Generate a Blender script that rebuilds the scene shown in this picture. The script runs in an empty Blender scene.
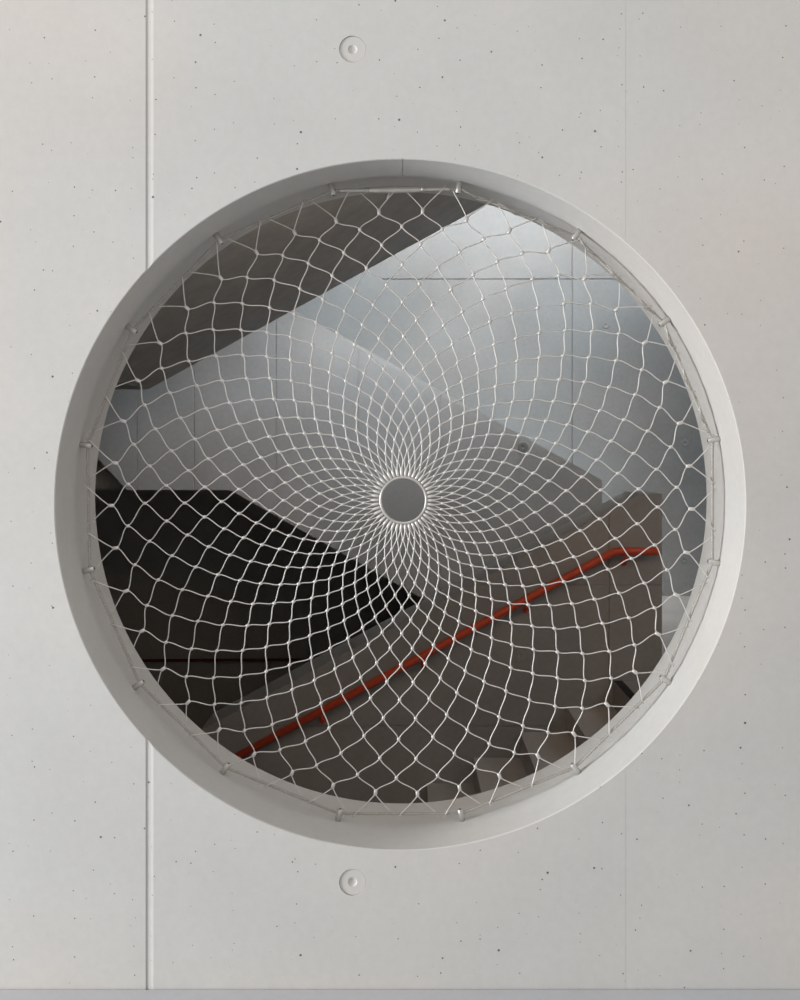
import bpy, bmesh, math, random
from mathutils import Vector, Matrix

# ------------------------------------------------------------------ camera, sky, lights, exposure
SC = bpy.context.scene
COL = SC.collection
F_PX, VPX, VPY = 966.8, 406.0, 450.0          # focal length in pixels, vanishing point of the depth lines
CAM = Vector((0.017, -2.8, 1.561))            # the hall floor is z = 0, the hall face of the wall is y = 0
CZ = 1.403                                    # height of the centre of the round opening

cam_data = bpy.data.cameras.new('camera')
cam = bpy.data.objects.new('camera', cam_data); COL.objects.link(cam)
cam.location = CAM; cam.rotation_euler = (math.pi / 2, 0, 0)
cam_data.sensor_fit = 'VERTICAL'; cam_data.sensor_height = 36.0
cam_data.lens = F_PX / 1000.0 * 36.0
cam_data.shift_x = -(VPX - 400) / 1000.0
cam_data.shift_y = -(500 - VPY) / 1000.0
cam_data.clip_start = 0.05; cam_data.clip_end = 100
SC.camera = cam

world = bpy.data.worlds.new('world'); SC.world = world; world.use_nodes = True
bg = world.node_tree.nodes['Background']
bg.inputs['Color'].default_value = (1.0, 0.972, 0.945, 1); bg.inputs['Strength'].default_value = 0.55

def area(name, loc, target, sx, sy, power, color):
    l = bpy.data.lights.new(name, 'AREA'); l.shape = 'RECTANGLE'
    l.size, l.size_y, l.energy, l.color = sx, sy, power, color
    o = bpy.data.objects.new(name, l); COL.objects.link(o)
    o.location = loc
    o.rotation_euler = (Vector(target) - Vector(loc)).to_track_quat('-Z', 'Y').to_euler()
    return o
area('hall_window_light', (-9.5, -2.9, 1.5), (0.9, 0.2, 1.4), 3.0, 2.8, 1080, (0.95, 0.985, 1.0))
area('hall_fill_light', (-0.4, -4.2, 5.6), (-0.2, -0.6, 0.4), 3.5, 1.6, 48, (0.97, 0.99, 1.0))  # added fill from above for the lower reveal and floor; no known fixture
area('skylight', (0.9, 5.1, 6.4), (0.8, 7.05, 3.8), 3.8, 1.0, 118, (0.91, 0.965, 1.0)).data.spread = math.radians(76)
area('upper_fill_light', (1.8, 2.65, 5.7), (0.7, 4.15, 2.0), 1.8, 1.3, 118, (0.89, 0.955, 1.0)).data.spread = math.radians(62)  # added fill that brightens the upper parapet; no window is known there
area('landing_fill_light', (3.6, 1.7, 2.3), (0.9, 2.4, 0.0), 1.3, 1.2, 16, (0.92, 0.97, 1.0))  # added daylight fill for the treads; no window is built in the right wall
area('stair_warm_fill', (0.3, 0.62, 2.5), (0.3, 3.4, 0.6), 3.4, 0.2, 14, (1.0, 0.72, 0.48))  # added warm fill standing in for bounced light on the handrail wall

SC.view_settings.view_transform = 'Standard'
SC.view_settings.look = 'None'
SC.view_settings.gamma = 1.0
SC.view_settings.use_curve_mapping = False
SC.view_settings.exposure = 0.0

random.seed(4)

# ------------------------------------------------------------------ helpers
def at(px, py, dist):
    """world point at a real distance from the eye"""
    return Vector((CAM.x + (px - VPX) / F_PX * dist, dist + CAM.y, CAM.z - (py - VPY) / F_PX * dist))

def link(name, bm, mat, parent=None, smooth=False):
    me = bpy.data.meshes.new(name); bm.to_mesh(me); bm.free()
    o = bpy.data.objects.new(name, me); COL.objects.link(o)
    if mat: me.materials.append(mat)
    if smooth:
        for p in me.polygons: p.use_smooth = True
    if parent: o.parent = parent
    return o

def add_box(bm, x0, x1, y0, y1, z0, z1):
    vs = [bm.verts.new((x, y, z)) for x in (x0, x1) for y in (y0, y1) for z in (z0, z1)]
    for f in ((0,1,3,2), (4,6,7,5), (0,4,5,1), (2,3,7,6), (0,2,6,4), (1,5,7,3)):
        bm.faces.new([vs[i] for i in f])

def add_prism(bm, pts, y0, y1):
    """polygon of (x, z) points pushed from y0 to y1"""
    a = [bm.verts.new((x, y0, z)) for x, z in pts]
    b = [bm.verts.new((x, y1, z)) for x, z in pts]
    n = len(pts)
    bm.faces.new(a); bm.faces.new(b[::-1])
    for i in range(n):
        j = (i + 1) % n
        bm.faces.new((a[j], a[i], b[i], b[j]))
    bmesh.ops.recalc_face_normals(bm, faces=bm.faces[:])

def add_tube(bm, pts, rad, seg=6, caps=True, closed=False):
    """round tube along points; rad a number or a list"""
    n = len(pts); rings = []
    pts = [Vector(p) for p in pts]
    up = None
    for i, p in enumerate(pts):
        if closed: t = pts[(i + 1) % n] - pts[i - 1]
        else: t = pts[min(i + 1, n - 1)] - pts[max(i - 1, 0)]
        t.normalize()
        if up is None:
            up = Vector((0, 1, 0)) if abs(t.y) < 0.9 else Vector((1, 0, 0))
        s = t.cross(up)
        if s.length < 1e-6: s = t.orthogonal()
        s.normalize(); u = s.cross(t); up = u
        r = rad[i] if isinstance(rad, (list, tuple)) else rad
        rings.append([bm.verts.new(p + s * (r * math.cos(a)) + u * (r * math.sin(a)))
                      for a in (2 * math.pi * k / seg for k in range(seg))])
    for i in range(n if closed else n - 1):
        A, B = rings[i], rings[(i + 1) % n]
        for k in range(seg):
            bm.faces.new((A[k], A[(k + 1) % seg], B[(k + 1) % seg], B[k]))
    if caps and not closed:
        bm.faces.new(rings[0][::-1]); bm.faces.new(rings[-1])

def fix(bm):
    bmesh.ops.recalc_face_normals(bm, faces=bm.faces[:])
    return bm

def add_lathe(bm, prof, c, axis='Y', seg=48):
    """profile of (radius, offset along axis), closed into a ring of faces; ends capped when radius > 0"""
    rings = []
    for r, h in prof:
        ring = []
        for k in range(seg):
            a = 2 * math.pi * k / seg
            ring.append(bm.verts.new((c[0] + r * math.cos(a), c[1] + h, c[2] + r * math.sin(a))))
        rings.append(ring)
    for A, B in zip(rings, rings[1:]):
        for k in range(seg):
            bm.faces.new((A[k], A[(k + 1) % seg], B[(k + 1) % seg], B[k]))
    bm.faces.new(rings[0][::-1]); bm.faces.new(rings[-1])
    bmesh.ops.recalc_face_normals(bm, faces=bm.faces[:])

def carve(o, cutters):
    """boolean cut of a list of bmeshes out of an object"""
    for bm in cutters:
        me = bpy.data.meshes.new('cut'); bm.to_mesh(me); bm.free()
        c = bpy.data.objects.new('cut', me); COL.objects.link(c)
        m = o.modifiers.new('cut', 'BOOLEAN'); m.operation = 'DIFFERENCE'; m.solver = 'EXACT'; m.object = c
        dg = bpy.context.evaluated_depsgraph_get()
        new = bpy.data.meshes.new_from_object(o.evaluated_get(dg))
        o.modifiers.clear(); old = o.data; o.data = new; bpy.data.meshes.remove(old)
        bpy.data.objects.remove(c); bpy.data.meshes.remove(me)

def boxcut(*a):
    bm = bmesh.new(); add_box(bm, *a); return fix(bm)

def tag(o, label=None, cat=None, group=None, kind=None):
    if label: o['label'] = label
    if cat: o['category'] = cat
    if group: o['group'] = group
    if kind: o['kind'] = kind
    return o

def thing(name, loc, label, cat, group=None):
    o = bpy.data.objects.new(name, None); COL.objects.link(o)
    o.location = loc; o.empty_display_size = 0.1
    return tag(o, label, cat, group)

def struct(name, bm, mat, smooth=False):
    return tag(link(name, bm, mat, None, smooth), kind='structure')

# ------------------------------------------------------------------ materials
def concrete(name, col, mott=0.10, pores=0.0, rough=0.8, tint=(1.06, 0.985, 0.94), scale=1.0, bump=0.15, streak=0.0):
    m = bpy.data.materials.new(name); m.use_nodes = True
    nt = m.node_tree; N = nt.nodes; L = nt.links
    b = N['Principled BSDF']; b.inputs['Roughness'].default_value = rough
    tc = N.new('ShaderNodeTexCoord')
    def noise(sc, detail, rgh=0.55, src=None):
        n = N.new('ShaderNodeTexNoise'); n.inputs['Scale'].default_value = sc * scale
        n.inputs['Detail'].default_value = detail; n.inputs['Roughness'].default_value = rgh
        L.new(src or tc.outputs['Object'], n.inputs['Vector']); return n
    def ramp(src, p0, c0, p1, c1):
        r = N.new('ShaderNodeValToRGB'); e = r.color_ramp.elements
        e[0].position, e[1].position = p0, p1
        e[0].color = (*c0, 1); e[1].color = (*c1, 1)
        L.new(src, r.inputs['Fac']); return r
    def mul(a, bb, fac=1.0):
        x = N.new('ShaderNodeMix'); x.data_type = 'RGBA'; x.blend_type = 'MULTIPLY'
        if isinstance(fac, float): x.inputs[0].default_value = fac
        else: L.new(fac, x.inputs[0])
        L.new(a, x.inputs[6]); L.new(bb, x.inputs[7]); return x.outputs[2]
    rgb = N.new('ShaderNodeRGB'); rgb.outputs[0].default_value = (*col, 1)
    big = ramp(noise(1.1, 4).outputs['Fac'], 0.35, (1 - mott,) * 3, 0.65, (1 + mott * 0.3,) * 3)
    c = mul(rgb.outputs[0], big.outputs[0])
    warm = ramp(noise(0.6, 2).outputs['Fac'], 0.42, (0.985, 1.0, 1.01), 0.62, tint)
    c = mul(c, warm.outputs[0], 0.7)
    fine = ramp(noise(34, 6, 0.7).outputs['Fac'], 0.3, (1 - mott * 0.7,) * 3, 0.7, (1.0 + mott * 0.2,) * 3)
    c = mul(c, fine.outputs[0])
    if streak:
        mp = N.new('ShaderNodeMapping'); L.new(tc.outputs['Object'], mp.inputs['Vector'])
        mp.inputs['Rotation'].default_value = (0, 0.48, 0); mp.inputs['Scale'].default_value = (0.5, 3.0, 9.0)
        s = ramp(noise(2.2, 5, 0.6, mp.outputs[0]).outputs['Fac'], 0.3, (1 - streak,) * 3, 0.7, (1 + streak * .4,) * 3)
        c = mul(c, s.outputs[0])
    height = noise(18, 8, 0.65).outputs['Fac']
    if pores:
        sep = N.new('ShaderNodeSeparateXYZ'); L.new(tc.outputs['Object'], sep.inputs[0])
        cmb = N.new('ShaderNodeCombineXYZ'); L.new(sep.outputs[0], cmb.inputs[0]); L.new(sep.outputs[2], cmb.inputs[1])
        # clusters: pores only where a slow noise is high
        ge = N.new('ShaderNodeNewGeometry'); sn = N.new('ShaderNodeSeparateXYZ'); L.new(ge.outputs['True Normal'], sn.inputs[0])
        ab = N.new('ShaderNodeMath'); ab.operation = 'ABSOLUTE'; L.new(sn.outputs[1], ab.inputs[0]); facing = ab.outputs[0]
        for sc_, rad in ((7.0, 0.030), (17.0, 0.045)):
            v = N.new('ShaderNodeTexVoronoi'); v.voronoi_dimensions = '2D'; v.inputs['Scale'].default_value = sc_
            L.new(cmb.outputs[0], v.inputs['Vector'])
            sepc = N.new('ShaderNodeSeparateColor'); L.new(v.outputs['Color'], sepc.inputs[0])
            thr = N.new('ShaderNodeMapRange'); thr.inputs[1].default_value = 1 - pores; thr.inputs[2].default_value = 1.0
            thr.inputs[3].default_value = 0.0; thr.inputs[4].default_value = rad
            L.new(sepc.outputs[0], thr.inputs[0])
            d = N.new('ShaderNodeMath'); d.operation = 'SUBTRACT'; L.new(thr.outputs[0], d.inputs[0]); L.new(v.outputs['Distance'], d.inputs[1])
            k = N.new('ShaderNodeMapRange'); k.inputs[1].default_value = 0.0; k.inputs[2].default_value = rad * 0.35
            L.new(d.outputs[0], k.inputs[0])
            rr = ramp(k.outputs[0], 0.0, (1, 1, 1), 1.0, (0.20, 0.18, 0.17))
            c = mul(c, rr.outputs[0], facing)
    L.new(c, b.inputs['Base Color'])
    bp = N.new('ShaderNodeBump'); bp.inputs['Strength'].default_value = bump; bp.inputs['Distance'].default_value = 0.004
    L.new(height, bp.inputs['Height']); L.new(bp.outputs[0], b.inputs['Normal'])
    return m

def plain(name, col, rough=0.5, metal=0.0, var=0.08, nscale=40):
    m = bpy.data.materials.new(name); m.use_nodes = True
    nt = m.node_tree; N = nt.nodes; L = nt.links
    b = N['Principled BSDF']; b.inputs['Roughness'].default_value = rough; b.inputs['Metallic'].default_value = metal
    tc = N.new('ShaderNodeTexCoord'); n = N.new('ShaderNodeTexNoise'); n.inputs['Scale'].default_value = nscale
    n.inputs['Detail'].default_value = 4; L.new(tc.outputs['Object'], n.inputs['Vector'])
    r = N.new('ShaderNodeValToRGB'); e = r.color_ramp.elements
    e[0].position, e[1].position = 0.3, 0.7
    e[0].color = (*[max(0, c * (1 - var)) for c in col], 1); e[1].color = (*[min(1, c * (1 + var)) for c in col], 1)
    L.new(n.outputs['Fac'], r.inputs['Fac']); L.new(r.outputs[0], b.inputs['Base Color'])
    return m

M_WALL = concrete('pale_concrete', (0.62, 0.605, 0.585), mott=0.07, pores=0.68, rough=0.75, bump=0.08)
M_FLOOR = concrete('floor_concrete', (0.55, 0.56, 0.58), mott=0.06, rough=0.6)
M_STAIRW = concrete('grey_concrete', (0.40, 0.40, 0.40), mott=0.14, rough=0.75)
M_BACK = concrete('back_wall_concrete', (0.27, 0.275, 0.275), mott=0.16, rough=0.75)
M_STAIR = concrete('stair_concrete', (0.36, 0.345, 0.33), mott=0.14, rough=0.75)
M_SOFFIT = concrete('soffit_concrete', (0.40, 0.40, 0.39), mott=0.10, rough=0.7, streak=0.18)
M_DARK = plain('under_stair_render', (0.42, 0.41, 0.39), 0.8)
M_STEEL = plain('stainless_steel', (0.60, 0.58, 0.555), 0.4, 0.7)
M_WIRE = plain('net_wire', (0.68, 0.655, 0.63), 0.48, 0.5)
M_ROPE = plain('wire_rope', (0.44, 0.415, 0.385), 0.45, 0.5, 0.25, 300)
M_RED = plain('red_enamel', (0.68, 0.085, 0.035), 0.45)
M_TREAD = concrete('tread_concrete', (0.52, 0.505, 0.485), mott=0.14, rough=0.75)
M_REDSHADE = plain('shaded_red_enamel', (0.14, 0.022, 0.014), 0.6)  # darker copy of the red enamel; the recess shade is put into the colour
M_BLACK = plain('black_rubber', (0.012, 0.012, 0.012), 0.6)
M_PLUG = concrete('plug_concrete', (0.61, 0.60, 0.58), mott=0.06, rough=0.75, bump=0.05)
M_PLUGD = concrete('grey_plug_concrete', (0.25, 0.255, 0.255), mott=0.06, rough=0.75, bump=0.05)

# ------------------------------------------------------------------ the wall with the round opening
T = 0.40                                   # wall thickness
def fx(px): return (px - 400.1) / 345.3    # across the hall face of the wall
def fz(py): return CZ + (504.6 - py) / 345.3

bm = bmesh.new(); add_box(bm, -4.2, 4.2, 0, T, -2.2, 6.8)
wall = struct('wall_front', fix(bm), M_WALL)
bm = bmesh.new()
add_lathe(bm, [(1.0025, -0.05), (1.0025, 0.0), (1.0, 0.0025), (1.0, 0.192), (1.012, 0.197), (1.012, T), (1.012, T + 0.05)], (0, 0, CZ), seg=288)
cuts = [bm]
bm = bmesh.new()                         # joint with a bevelled right edge
jp = [(fx(145.6), -0.05), (fx(145.6), 0.0032), (fx(150.8), 0.0016), (fx(153.4), 0.0), (fx(153.4), -0.05)]
va = [bm.verts.new((x, y, -3)) for x, y in jp]; vb = [bm.verts.new((x, y, 7)) for x, y in jp]
bm.faces.new(va); bm.faces.new(vb[::-1])
for i in range(5): bm.faces.new((va[i - 1], va[i], vb[i], vb[i - 1]))
cuts.append(fix(bm))
cuts.append(boxcut(fx(625.6), fx(626.3), -0.05, 0.0005, -3, 7))
PLUGS = [(352.5, 49), (352.5, 882.5)]
for px, py in PLUGS:
    c = bmesh.new(); add_lathe(c, [(0.0395, -0.03), (0.0385, 0.012)], (fx(px), 0, fz(py)), seg=64); cuts.append(c)
# short seam in the crown of the reveal
cuts.append(boxcut(fx(402.2), fx(402.9), -0.05, 0.17, CZ + 0.99, CZ + 1.003))
carve(wall, cuts)

bm = bmesh.new(); add_box(bm, -4.2, 4.2, -6.0, -0.004, -0.2, 0); struct('floor', fix(bm), M_FLOOR)

def plug(px, py, r, label, mat, pos, group=None):
    """concrete cone plug: shallow disc with a dimple"""
    bm = bmesh.new()
    seg = 48
    prof = [(r * 0.28, 0.0), (r * 0.34, -0.0), (r * 0.95, 0.0), (r, 0.0015), (r, 0.009)]
    prof = [(r, 0.009), (r, 0.0015), (r * 0.96, 0.0), (r * 0.36, 0.0), (r * 0.24, 0.0035), (r * 0.10, 0.0045)]
    rings = []
    for rr, h in prof:
        rings.append([bm.verts.new((rr * math.cos(2 * math.pi * k / seg), h, rr * math.sin(2 * math.pi * k / seg))) for k in range(seg)])
    for A, B in zip(rings, rings[1:]):
        for k in range(seg): bm.faces.new((A[k], A[(k + 1) % seg], B[(k + 1) % seg], B[k]))
    bm.faces.new(rings[0][::-1]); bm.faces.new(rings[-1])
    o = link('tie_hole_plug', fix(bm), mat)
    o.location = pos
    return tag(o, label, 'concrete plug', group)
GP = 'cone plugs in the front wall'
plug(0, 0, 0.0386, 'round pale concrete plug with a dimple, in the wall above the round opening', M_PLUG, (fx(PLUGS[0][0]), 0.003, fz(PLUGS[0][1])), GP)
plug(0, 0, 0.0386, 'round pale concrete plug with a dimple, in the wall below the round opening', M_PLUG, (fx(PLUGS[1][0]), 0.003, fz(PLUGS[1][1])), GP)

# ------------------------------------------------------------------ the stairwell behind
A = 6.23                      # distance of the handrail wall
B = 9.85                      # distance of the back wall
P = 6.95                      # distance of the upper parapet
yA, yB, yP = A + CAM.y, B + CAM.y, P + CAM.y
XL, XR = -3.9, 3.75
def xz(px, py, d):
    p = at(px, py, d); return (p.x, p.z)

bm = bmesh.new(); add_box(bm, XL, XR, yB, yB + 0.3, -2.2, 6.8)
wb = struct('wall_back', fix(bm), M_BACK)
g = 0.005
bx1 = at(572, 0, B).x; hz = at(0, 279, B).z; bx2 = at(436, 0, B).x
carve(wb, [boxcut(bx1 - g * 1.6, bx1 + g * 1.6, yB - 0.1, yB + 0.014, 0.07, 6.9),
           boxcut(at(380, 0, B).x, XR, yB - 0.1, yB + 0.006, hz - g, hz + g)])
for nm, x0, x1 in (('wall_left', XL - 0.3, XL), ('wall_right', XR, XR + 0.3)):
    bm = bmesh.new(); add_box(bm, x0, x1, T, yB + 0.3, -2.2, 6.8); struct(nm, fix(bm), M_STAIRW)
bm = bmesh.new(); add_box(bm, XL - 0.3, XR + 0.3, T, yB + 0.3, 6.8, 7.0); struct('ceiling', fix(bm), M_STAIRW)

zL = CAM.z - (681 - VPY) / F_PX * A               # landing level
RISE, RUN = 25.5 / F_PX * A, 46.5 / F_PX * A
xN = at(613, 0, A).x                              # front edge of the landing
NS = 9
zB = zL - NS * RISE
bm = bmesh.new(); add_box(bm, XL, XR, T, yB, -2.2, zB); struct('floor_lower', fix(bm), M_STAIR)
bm = bmesh.new(); add_prism(bm, [(xN, zL), (XR, zL), (XR, zL - 0.3), (xN + 0.12, zL - 0.3), (xN, zL - RISE)], T, yB)
struct('floor_landing', bm, M_STAIR)

# lower flight, rising to the right along the handrail wall
root = thing('stair_flight', (xN, yA - 1.5, zB), 'concrete stair flight rising to the right below the red handrail', 'stairs', 'stair flights')
inv = root.location
def child(name, bm, mat, smooth=False):
    bmesh.ops.translate(bm, verts=bm.verts[:], vec=-inv)
    return link(name, bm, mat, root, smooth)
for k in range(1, NS):
    z1 = zL - k * RISE; x1 = xN - (k - 1) * RUN; x0 = x1 - RUN
    bm = bmesh.new()
    add_prism(bm, [(x0, z1), (x1, z1), (x1, z1 - RISE * 0.98), (x0, z1 - RISE)], T + 0.002, yA - 0.003)
    child('step', bm, M_TREAD)
bm = bmesh.new(); x0 = xN - (NS - 1) * RUN
add_prism(bm, [(x0, zB + 0.001), (xN, zL - RISE - 0.001), (xN, zL - RISE - 0.28), (x0 + 0.5, zB + 0.001)], T + 0.002, yA - 0.003)
child('waist_slab', bm, M_STAIR)
bm = bmesh.new(); add_box(bm, xN + 0.004, xN + 0.058, T + 0.05, yA - 0.005, zL + 0.0005, zL + 0.004)
o = child('nosing_strip', fix(bm), M_BLACK); o['label'] = 'black anti-slip strip on the top edge'

# spine wall with the red handrail
bm = bmesh.new()
pts = [xz(200, 731, A), xz(640, 494, A), xz(662, 494, A)]
add_prism(bm, pts + [(pts[2][0], zL), (xN - 0.0, zL), (xN, zL - 0.5), (xN - 7 * RUN, zB), (pts[0][0], zB)], yA, yA + 0.42)
par = tag(link('stair_parapet', bm, M_STAIR), 'solid brown-grey concrete parapet carrying the red handrail, sloping down to the left', 'parapet', 'stair parapets')
s0 = xz(612, 585, A)
vx = xz(609, 0, A)[0]
z2 = xz(0, 585, A)[1]; z3 = xz(0, 726, A)[1]
carve(par, [boxcut(vx - 0.004, vx + 0.004, yA - 0.1, yA + 0.008, zB - 1, 3),
            boxcut(xz(480, 0, A)[0], 5, yA - 0.1, yA + 0.006, z2 - 0.005, z2 + 0.005),
            boxcut(xz(120, 0, A)[0], xz(560, 0, A)[0], yA - 0.1, yA + 0.006, z3 - 0.004, z3 + 0.004)])

# upper parapet behind it, sloping down to the right
def pz(px, py): return xz(px, py, P)
bm = bmesh.new()
add_prism(bm, [(XL + .004, pz(0, 330)[1]), pz(62, 420), pz(127, 490), pz(230, 490), pz(602, 700), pz(602, 486), pz(350, 342), pz(148, 226), (XL + .004, pz(0, 226)[1])], yP, yP + 0.2)
pan = tag(link('stair_parapet', bm, M_STAIRW), 'tall grey concrete parapet behind the net centre, sloping down to the right', 'parapet', 'stair parapets')
carve(pan, [boxcut(pz(x, 0)[0] - 0.004, pz(x, 0)[0] + 0.004, yP - 0.1, yP + 0.003, -1, 4) for x in (137, 194, 276, 358, 440, 519)])
bm = bmesh.new()
add_prism(bm, [pz(345, 339.2), pz(602, 486), pz(602, 480), pz(345, 337.5)], yP + 0.01, yP + 0.19)
o = link('cap_strip', bm, M_SOFFIT, pan); o['label'] = 'dark strip along the top edge'

# middle flight behind the upper parapet
bm = bmesh.new()
add_prism(bm, [(XL + .004, pz(0, 490)[1]), pz(230, 490), pz(602, 700), pz(602, 652), pz(250, 450), (XL + .004, pz(0, 450)[1])], yP + 0.202, yB - 0.002)
tag(link('stair_flight', bm, M_DARK), 'dark underside of the stair flight behind the tall grey parapet', 'stairs', 'stair flights')

# upper flight: only its dark soffit shows
bm = bmesh.new()
sl = 0.547
ex = 406 + (XR - 0.004 - CAM.x) * F_PX / A
add_prism(bm, [(XL + .004, xz(0, 389, A)[1]), xz(148, 389.5, A), xz(ex, 389.5 - sl * (ex - 148), A), xz(ex, 389.5 - sl * (ex - 148) - 60, A),
               xz(160, 330, A), (XL + .004, xz(0, 330, A)[1])], T + 0.002, yA)
tag(link('stair_flight', bm, M_SOFFIT), 'dark smooth soffit of the upper stair flight at the top left', 'stairs', 'stair flights')

# dark recess below the middle flight
bm = bmesh.new()
add_prism(bm, [(XL + 0.004, zB + 0.002), (xN - 0.02, zB + 0.002), (xN - 0.02, zL - 0.3), pz(560, 690), pz(232, 494), (XL + 0.004, pz(0, 494)[1])], yB - 0.05, yB - 0.004)
struct('wall_recess', bm, M_DARK)
bm = bmesh.new(); add_box(bm, XL + 0.004, XL + 0.05, yP, yB - 0.06, zB + 0.002, pz(0, 494)[1]); struct('wall_recess_side', fix(bm), M_DARK)
bm = bmesh.new(); add_box(bm, XL + 0.06, xN - 0.02, yA + 0.43, yB - 0.06, zB + 0.001, zB + 0.012); struct('floor_recess', fix(bm), M_DARK)

# cone plugs in the stairwell
GB = 'cone plugs in the stairwell'
for px, py, d, mat, lab in (
        (685, 443, B, M_PLUGD, 'round plug in the grey back wall, higher of the two beside the right rim'),
        (684, 560, B, M_PLUGD, 'lowest round plug in the grey back wall, right of the end of the red handrail'),
        (606, 325, B, M_PLUGD, 'small round plug high in the grey back wall, right of the vertical joint'),
        (523, 447, P, M_PLUGD, 'round plug in the tall grey parapet, right of the net ring'),
        (520, 656, A, M_STAIR, 'round plug in the brown parapet just below the red handrail')):
    p = at(px, py, d)
    plug(0, 0, 0.036, lab, mat, (p.x, p.y - 0.004, p.z), GB)

# ------------------------------------------------------------------ red handrails
def handrail(pts, rad, brackets, wall_y, label, group, mat):
    c = Vector(pts[0])
    r = thing('handrail', c, label, 'handrail', group)
    bm = bmesh.new()
    q = [Vector(p) - c for p in pts]
    add_tube(bm, q, rad, 16); link('rail', fix(bm), mat, r, True)
    for b in brackets:
        b = Vector(b) - c; wy = wall_y - c.y
        bm = bmesh.new()
        add_tube(bm, [b + Vector((0, 0, -rad * 0.8)), b + Vector((0, 0, -0.055)), b + Vector((0, 0.02, -0.075)), Vector((b.x, wy - 0.004, b.z - 0.08))], 0.009, 10)
        add_tube(bm, [Vector((b.x, wy - 0.008, b.z - 0.08)), Vector((b.x, wy - 0.001, b.z - 0.08))], 0.022, 20)
        link('bracket', fix(bm), mat, r)
    return r
H = A - 0.075
def hp(x): return at(x, 755 - 0.5442 * (x - 240), H)
pts = [hp(150), hp(400), hp(603), hp(609), at(616, 551.5, H), at(624, 551, H), at(659, 551.5, H)]
brs = [hp(322), hp(424), hp(527), at(626, 551.3, H)]
handrail(pts, 0.0255, brs, yA, 'red tubular handrail on brackets along the brown parapet', 'red handrails', M_RED)
d2 = B - 0.13
handrail([at(40, 661, d2), at(430, 659, d2)], 0.014, [at(70, 661, d2), at(390, 659.5, d2)], yB - 0.055, 'dim red handrail in the black recess at the lower left', 'red handrails', M_REDSHADE)

# ------------------------------------------------------------------ net, rim cable, pegs
DN = 2.972                                       # distance of the net plane
YN = DN + CAM.y
KN = F_PX / DN                                   # pixels per metre there
def np_(px, py, dy=0.0):
    p = at(px, py, DN); p.y += dy; return p
CX, CZN = np_(400.4, 501.5).x, np_(400.4, 501.5).z

PEGS = [(459,187), (575,237), (664,322), (712,440), (712,562), (664,679), (575,768), (461,814),
        (339,815), (225,769), (138,685), (88,570), (85,445), (130,328), (219,239), (332,188)]
def peg_label(i):
    if i == 0: s = 'at the right end of the turnbuckle'
    elif i == 15: s = 'at the left end of the turnbuckle'
    elif i < 8: s = ['', 'first', 'second', 'third', 'fourth', 'fifth', 'sixth', 'seventh'][i] + ' clockwise from the right end of the turnbuckle'
    else: s = ['', 'first', 'second', 'third', 'fourth', 'fifth', 'sixth', 'seventh'][15 - i] + ' anticlockwise from the left end of the turnbuckle'
    return 'short steel peg in the opening rim, ' + s
bm = bmesh.new()
add_lathe(bm, [(0.0078, 0.0), (0.0090, 0.0012), (0.0090, 0.041)], (0, 0, 0), seg=20)   # along +Y, head at 0
peg_me = bpy.data.meshes.new('standoff_peg'); bm.to_mesh(peg_me); bm.free()
peg_me.materials.append(M_STEEL)
for p in peg_me.polygons: p.use_smooth = len(p.vertices) == 4
bm = bmesh.new()
add_lathe(bm, [(0.0035, -0.0008), (0.0035, 0.0006)], (0, 0, 0), seg=6)
soc_me = bpy.data.meshes.new('end_socket'); bm.to_mesh(soc_me); bm.free(); soc_me.materials.append(M_BLACK)  # black disc stands in for the shade inside the socket hole
cab = []
for i, (px, py) in enumerate(PEGS):
    q = np_(px, py); v = Vector((q.x - CX, 0, q.z - CZN)); v.normalize()
    root = bpy.data.objects.new('standoff_peg', peg_me); COL.objects.link(root)
    root.location = Vector((CX, YN, CZN)) + v * 0.963
    root.rotation_mode = 'QUATERNION'; root.rotation_quaternion = v.to_track_quat('Y', 'Z')
    tag(root, peg_label(i), 'steel peg', 'steel pegs around the opening')
    e = bpy.data.objects.new('end_socket', soc_me); COL.objects.link(e); e.parent = root
    cab.append(Vector((CX, YN, CZN)) + v * 0.9775)

# rim cable through the pegs (a twisted rope)
def densify(a, b, n): return [a.lerp(b, k / n) for k in range(n)]
def rope(bm, path, rad, strands=3, pitch=0.03, seg=5):
    s = [0.0]
    for a, b in zip(path, path[1:]): s.append(s[-1] + (b - a).length)
    for j in range(strands):
        pts = []
        for i, p in enumerate(path):
            t = (path[min(i + 1, len(path) - 1)] - path[max(i - 1, 0)]).normalized()
            u = t.cross(Vector((0, 1, 0))).normalized(); w = u.cross(t)
            a = 2 * math.pi * (s[i] / pitch + j / strands)
            pts.append(p + u * (rad * .52 * math.cos(a)) + w * (rad * .52 * math.sin(a)))
        add_tube(bm, pts, rad * .52, seg)
net = thing('safety_net', (CX, YN, CZN), 'stainless wire safety net of diamond meshes filling the round opening', 'net')
cinv = ninv = Vector((CX, YN, CZN))
cable = net
path = []
for i in range(15):
    n = 56
    path += [p - cinv for p in densify(cab[i], cab[i + 1], n)]
path.append(cab[15] - cinv)
bm = bmesh.new(); rope(bm, path, 0.0050); link('rim_rope', fix(bm), M_ROPE, cable, True)
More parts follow.
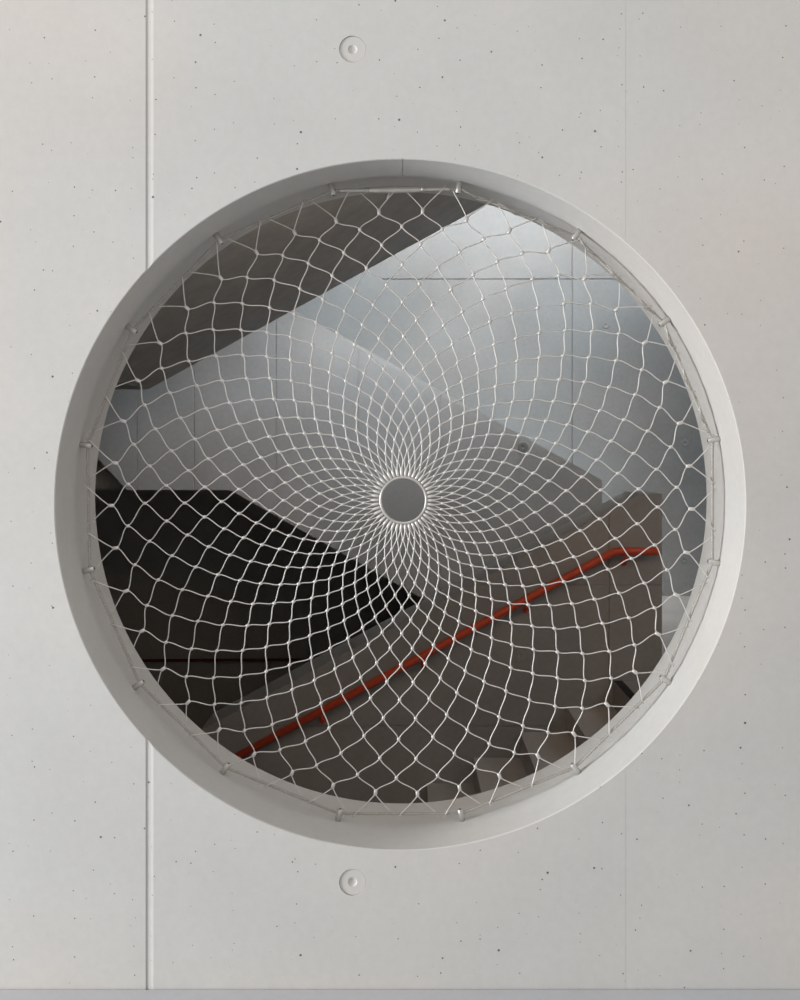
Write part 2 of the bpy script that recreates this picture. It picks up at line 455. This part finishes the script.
# turnbuckle between the two top pegs
L0, L1 = cab[15] - cinv, cab[0] - cinv
def along(f): return L0.lerp(L1, f)
def tb(name, spec, mat, parent, seg=16):
    bm = bmesh.new(); add_tube(bm, [along(f) for f, r in spec], [r for f, r in spec], seg); return link(name, fix(bm), mat, parent, True)
body = tb('turnbuckle', [(0.285, 0.006), (0.29, 0.0085), (0.36, 0.0100), (0.50, 0.0108), (0.64, 0.0100), (0.70, 0.0085), (0.705, 0.006)], M_STEEL, cable)
def thread(f0, f1):
    n = 40; spec = []
    for k in range(n + 1):
        f = f0 + (f1 - f0) * k / n; spec.append((f, 0.0072 if k % 2 else 0.0056))
    return spec
tb('threaded_rod', thread(0.06, 0.285), M_STEEL, body, 10)
tb('threaded_rod', thread(0.705, 0.93), M_STEEL, body, 10)
for f0, f1 in ((0.262, 0.288), (0.702, 0.728)):
    tb('lock_nut', [(f0, 0.0096), (f1, 0.0096)], M_STEEL, body, 6)
for f0, f1 in ((0.0, 0.08), (0.92, 1.0)):
    bm = bmesh.new(); rope(bm, densify(along(f0), along(f1), 10), 0.0050); link('rope_end', fix(bm), M_ROPE, body, True)

# the net
FER = [(160,343),(187,308),(220.7,278),(256.7,252.5),(294.5,232.5),(336,220.5),(379,212),(422.7,211),(466.5,219.5),(509.5,231),
       (549,250.5),(585,278),(617,309),(645,342.5),(666,382),(680,423),(689,466),(691.7,509),(686.7,552.5),(676.5,595),(658,634),
       (635,672),(607,704.5),(574,734),(538,756),(499.5,776),(459.5,788),(417.5,794),(375.5,792.5),(333,786),(292,773),(254,754.5),
       (219,730),(188,702.5),(163,669),(142,631),(126,591),(115.5,548),(111,505.5),(115,463),(123,421),(138,380.5)]
RAD = [291, 275.5, 257, 237, 217.5, 199, 181, 164, 148, 133, 119.5, 107, 95, 83.5, 72, 61, 50, 39.5, 30.5]
NC = 42
ctr = (403.4, 500.2)
ang, rr0 = [], []
for x, y in FER:
    ang.append(math.atan2(-(y - ctr[1]), x - ctr[0])); rr0.append(math.hypot(x - ctr[0], y - ctr[1]))
a0 = ang[0]
un = []
for i, a in enumerate(ang):                      # clockwise on screen: angles decrease
    base = a0 - 2 * math.pi * i / NC
    d = (a - base + math.pi) % (2 * math.pi) - math.pi
    un.append(d)
mean_d = sum(un) / NC
def bulge(r): return 0.0
def node(k, h):
    """ring k, position h in half steps (0 .. 2*NC-1); ring k uses h of the same parity as k"""
    i0 = (h // 2) % NC; i1 = (i0 + (h % 2)) % NC
    d = (un[i0] + un[i1]) / 2; rdev = ((rr0[i0] + rr0[i1]) / 2) / 291.0
    w = (RAD[k] - 30.5) / (291 - 30.5)
    a = a0 - math.pi * h / NC + mean_d * (1 - w) + d * w
    r = RAD[k] * (1 + (rdev - 1) * w)
    jit = 0.9 * w * (0 if k == 0 else 1)
    rnd = random.Random(k * 1000 + h)
    px = ctr[0] + r * math.cos(a) + rnd.uniform(-jit, jit); py = ctr[1] - r * math.sin(a) + rnd.uniform(-jit, jit)
    return np_(px, py), Vector((math.cos(a), 0, math.sin(a)))
NK = len(RAD)
nodes = {}
for k in range(NK):
    for h in range(k % 2, 2 * NC, 2): nodes[(k, h)] = node(k, h)

WR = 0.0018
def hermite(p0, m0, p1, m1, n):
    out = []
    for j in range(n + 1):
        t = j / n; t2 = t * t; t3 = t2 * t
        out.append(p0 * (2*t3 - 3*t2 + 1) + m0 * (t3 - 2*t2 + t) + p1 * (-2*t3 + 3*t2) + m1 * (t3 - t2))
    return out
# where the mesh loops round the rim cable (half positions between two ferrules)
def rim_hit(p, v):
    """point of the cable polygon in direction v from net centre through p"""
    o2 = Vector((p.x, p.z)); d2_ = Vector((v.x, v.z)); best = None
    for i in range(16):
        a, b = cab[i], cab[(i + 1) % 16]
        ax, az, bx, bz = a.x, a.z, b.x, b.z
        den = d2_.x * (bz - az) - d2_.y * (bx - ax)
        if abs(den) < 1e-9: continue
        t = ((ax - o2.x) * (bz - az) - (az - o2.y) * (bx - ax)) / den
        u = ((ax - o2.x) * d2_.y - (az - o2.y) * d2_.x) / den
        if t > 0 and -1e-6 <= u <= 1 + 1e-6 and (best is None or t < best[0]): best = (t, Vector((o2.x + d2_.x * t, YN, o2.y + d2_.y * t)))
    return best[1]
C0 = np_(*ctr)
rim = {}
for i in range(NC):
    h = (2 * i + 1) % (2 * NC)
    pa, pb = nodes[(0, 2 * i)], nodes[(0, (2 * i + 2) % (2 * NC))]
    mid = (pa[0] + pb[0]) / 2; v = (mid - C0).normalized()
    rim[h] = (rim_hit(C0, v), v)
bm = bmesh.new()
def tang(v): return Vector((v.z, 0, -v.x))       # clockwise
for fam in (1, -1):
    for i in range(NC):
        # a wire zigzags between two neighbouring columns of ferrules; fam says on which side of the first it lies
        h = 2 * i; pts = []
        rp, rv = rim[(h + fam) % (2 * NC)]
        p0, v0 = nodes[(0, h)]
        lift = -0.007 if fam > 0 else 0.005
        start = rp - tang(rv) * (0.013 * fam) + Vector((0, lift, 0))
        hook = [start + rv * 0.009 + Vector((0, -lift, 0)) + tang(rv) * (0.004 * fam), start + rv * 0.005 + Vector((0, -lift * 0.2, 0))]
        fl = 0.0075
        top = p0 + v0 * fl + tang(v0) * (WR * fam)
        d0 = top - start
        pts += hook + hermite(start, d0, top, d0 * 0.85 - v0 * d0.length * 0.15, 6)
        cur, sgn = h, fam
        for k in range(NK - 1):
            pa, va = nodes[(k, cur % (2 * NC))]
            nx = cur + sgn
            pb, vb = nodes[(k + 1, nx % (2 * NC))]
            f0 = (0.0075 if k == 0 else 0.0045) * min(1, 1.25 - k / NK * 0.6); f1 = 0.0045 * min(1, 1.25 - k / NK * 0.6)
            qa = pa - va * f0 + tang(va) * (WR * sgn)
            qb = pb + vb * f1 - tang(vb) * (WR * sgn)
            d = qb - qa; Lg = d.length; mm = 0.32
            pts += hermite(qa, d * (1 - mm) - va * Lg * mm, qb, d * (1 - mm) - vb * Lg * mm, 6)
            cur, sgn = nx, -sgn
        p, v = nodes[(NK - 1, cur % (2 * NC))]
        pts.append(C0 + v * (23.4 / KN) + tang(v) * (WR * sgn))
        clean = [pts[0]]
        for q in pts[1:]:
            if (q - clean[-1]).length > 2e-4: clean.append(q)
        add_tube(bm, [q - ninv for q in clean], WR, 6)
link('wire_mesh', fix(bm), M_WIRE, net, True)

# ferrules where two wires meet
def ferrule_mesh(name, ln, wd):
    bm = bmesh.new(); n = 12
    prof = [(0.55, -1.0), (0.95, -0.82), (1.0, 0.0), (0.95, 0.82), (0.55, 1.0)]
    rings = [[bm.verts.new((r * wd * math.cos(2 * math.pi * k / n), y * ln, r * wd * 0.72 * math.sin(2 * math.pi * k / n))) for k in range(n)] for r, y in prof]
    for A_, B_ in zip(rings, rings[1:]):
        for k in range(n): bm.faces.new((A_[k], A_[(k + 1) % n], B_[(k + 1) % n], B_[k]))
    bm.faces.new(rings[0][::-1]); bm.faces.new(rings[-1])
    fix(bm); me = bpy.data.meshes.new(name); bm.to_mesh(me); bm.free(); me.materials.append(M_WIRE)
    for p in me.polygons: p.use_smooth = True
    return me
F_BIG = ferrule_mesh('ferrule', 0.0100, 0.0056)
F_MID = ferrule_mesh('ferrule', 0.0058, 0.0052)
def mat_at(p, v, s=1.0):
    x = Vector((v.z, 0, -v.x)); z = x.cross(v)
    m = Matrix((x, v, z)).transposed().to_4x4()
    return Matrix.Translation(p - ninv) @ m @ Matrix.Diagonal((s, s, s, 1))
count = 0
rest = bmesh.new()
for k in range(NK):
    for h in range(k % 2, 2 * NC, 2):
        p, v = nodes[(k, h)]
        s = 1.0 if k < 9 else 1.0 - 0.022 * (k - 8)
        if count < 100:
            o = bpy.data.objects.new('ferrule', F_BIG if k == 0 else F_MID); COL.objects.link(o)
            o.parent = net; o.matrix_local = mat_at(p, v, s); count += 1
        else:
            t = bmesh.new(); t.from_mesh(F_MID); t.transform(mat_at(p, v, s))
            me = bpy.data.meshes.new('t'); t.to_mesh(me); t.free(); rest.from_mesh(me); bpy.data.meshes.remove(me)
o = link('small_ferrules', rest, M_WIRE, net, True); o['kind'] = 'stuff'
# centre ring and the sleeves clamped on it
bm = bmesh.new()
add_tube(bm, [Vector((math.cos(a), 0, math.sin(a))) * (22.9 / KN) + (C0 - ninv) for a in (2 * math.pi * k / 96 for k in range(96))], 0.0044, 12, closed=True)
link('centre_ring', fix(bm), M_STEEL, net, True)
SLV = ferrule_mesh('sleeve', 0.0100, 0.0046)
for i in range(NC):
    h = 2 * i + (NK - 1) % 2
    p, v = nodes[(NK - 1, h % (2 * NC))]
    o = bpy.data.objects.new('sleeve', SLV); COL.objects.link(o); o.parent = net
    o.matrix_local = mat_at(C0 + v * (27.6 / KN), v)
# lacing wire that follows the rim cable on the right
bm = bmesh.new()
for i in range(0, 3):
    a, b = cab[i], cab[i + 1]
    n = 60; pts = []
    for j in range(n + 1):
        t = j / n; p = a.lerp(b, t); r = (p - Vector((CX, YN, CZN))).normalized()
        w = 0.0065 + 0.003 * math.sin(t * math.pi)
        ph = 2 * math.pi * 3 * t
        pts.append(p - ninv + r * w * math.cos(ph) * 0.7 - r * 0.003 + Vector((0, -w * abs(math.sin(ph)) - 0.002, 0)))
    add_tube(bm, pts, 0.0018, 5)
link('lacing_wire', fix(bm), M_ROPE, net, True)
bm = bmesh.new(); p = np_(388, 198) - ninv
add_tube(bm, [p + Vector((0.006, -0.003, 0.016)), p + Vector((-0.002, -0.003, -0.003))], 0.0036, 10)
link('end_clamp', fix(bm), M_STEEL, net, True)
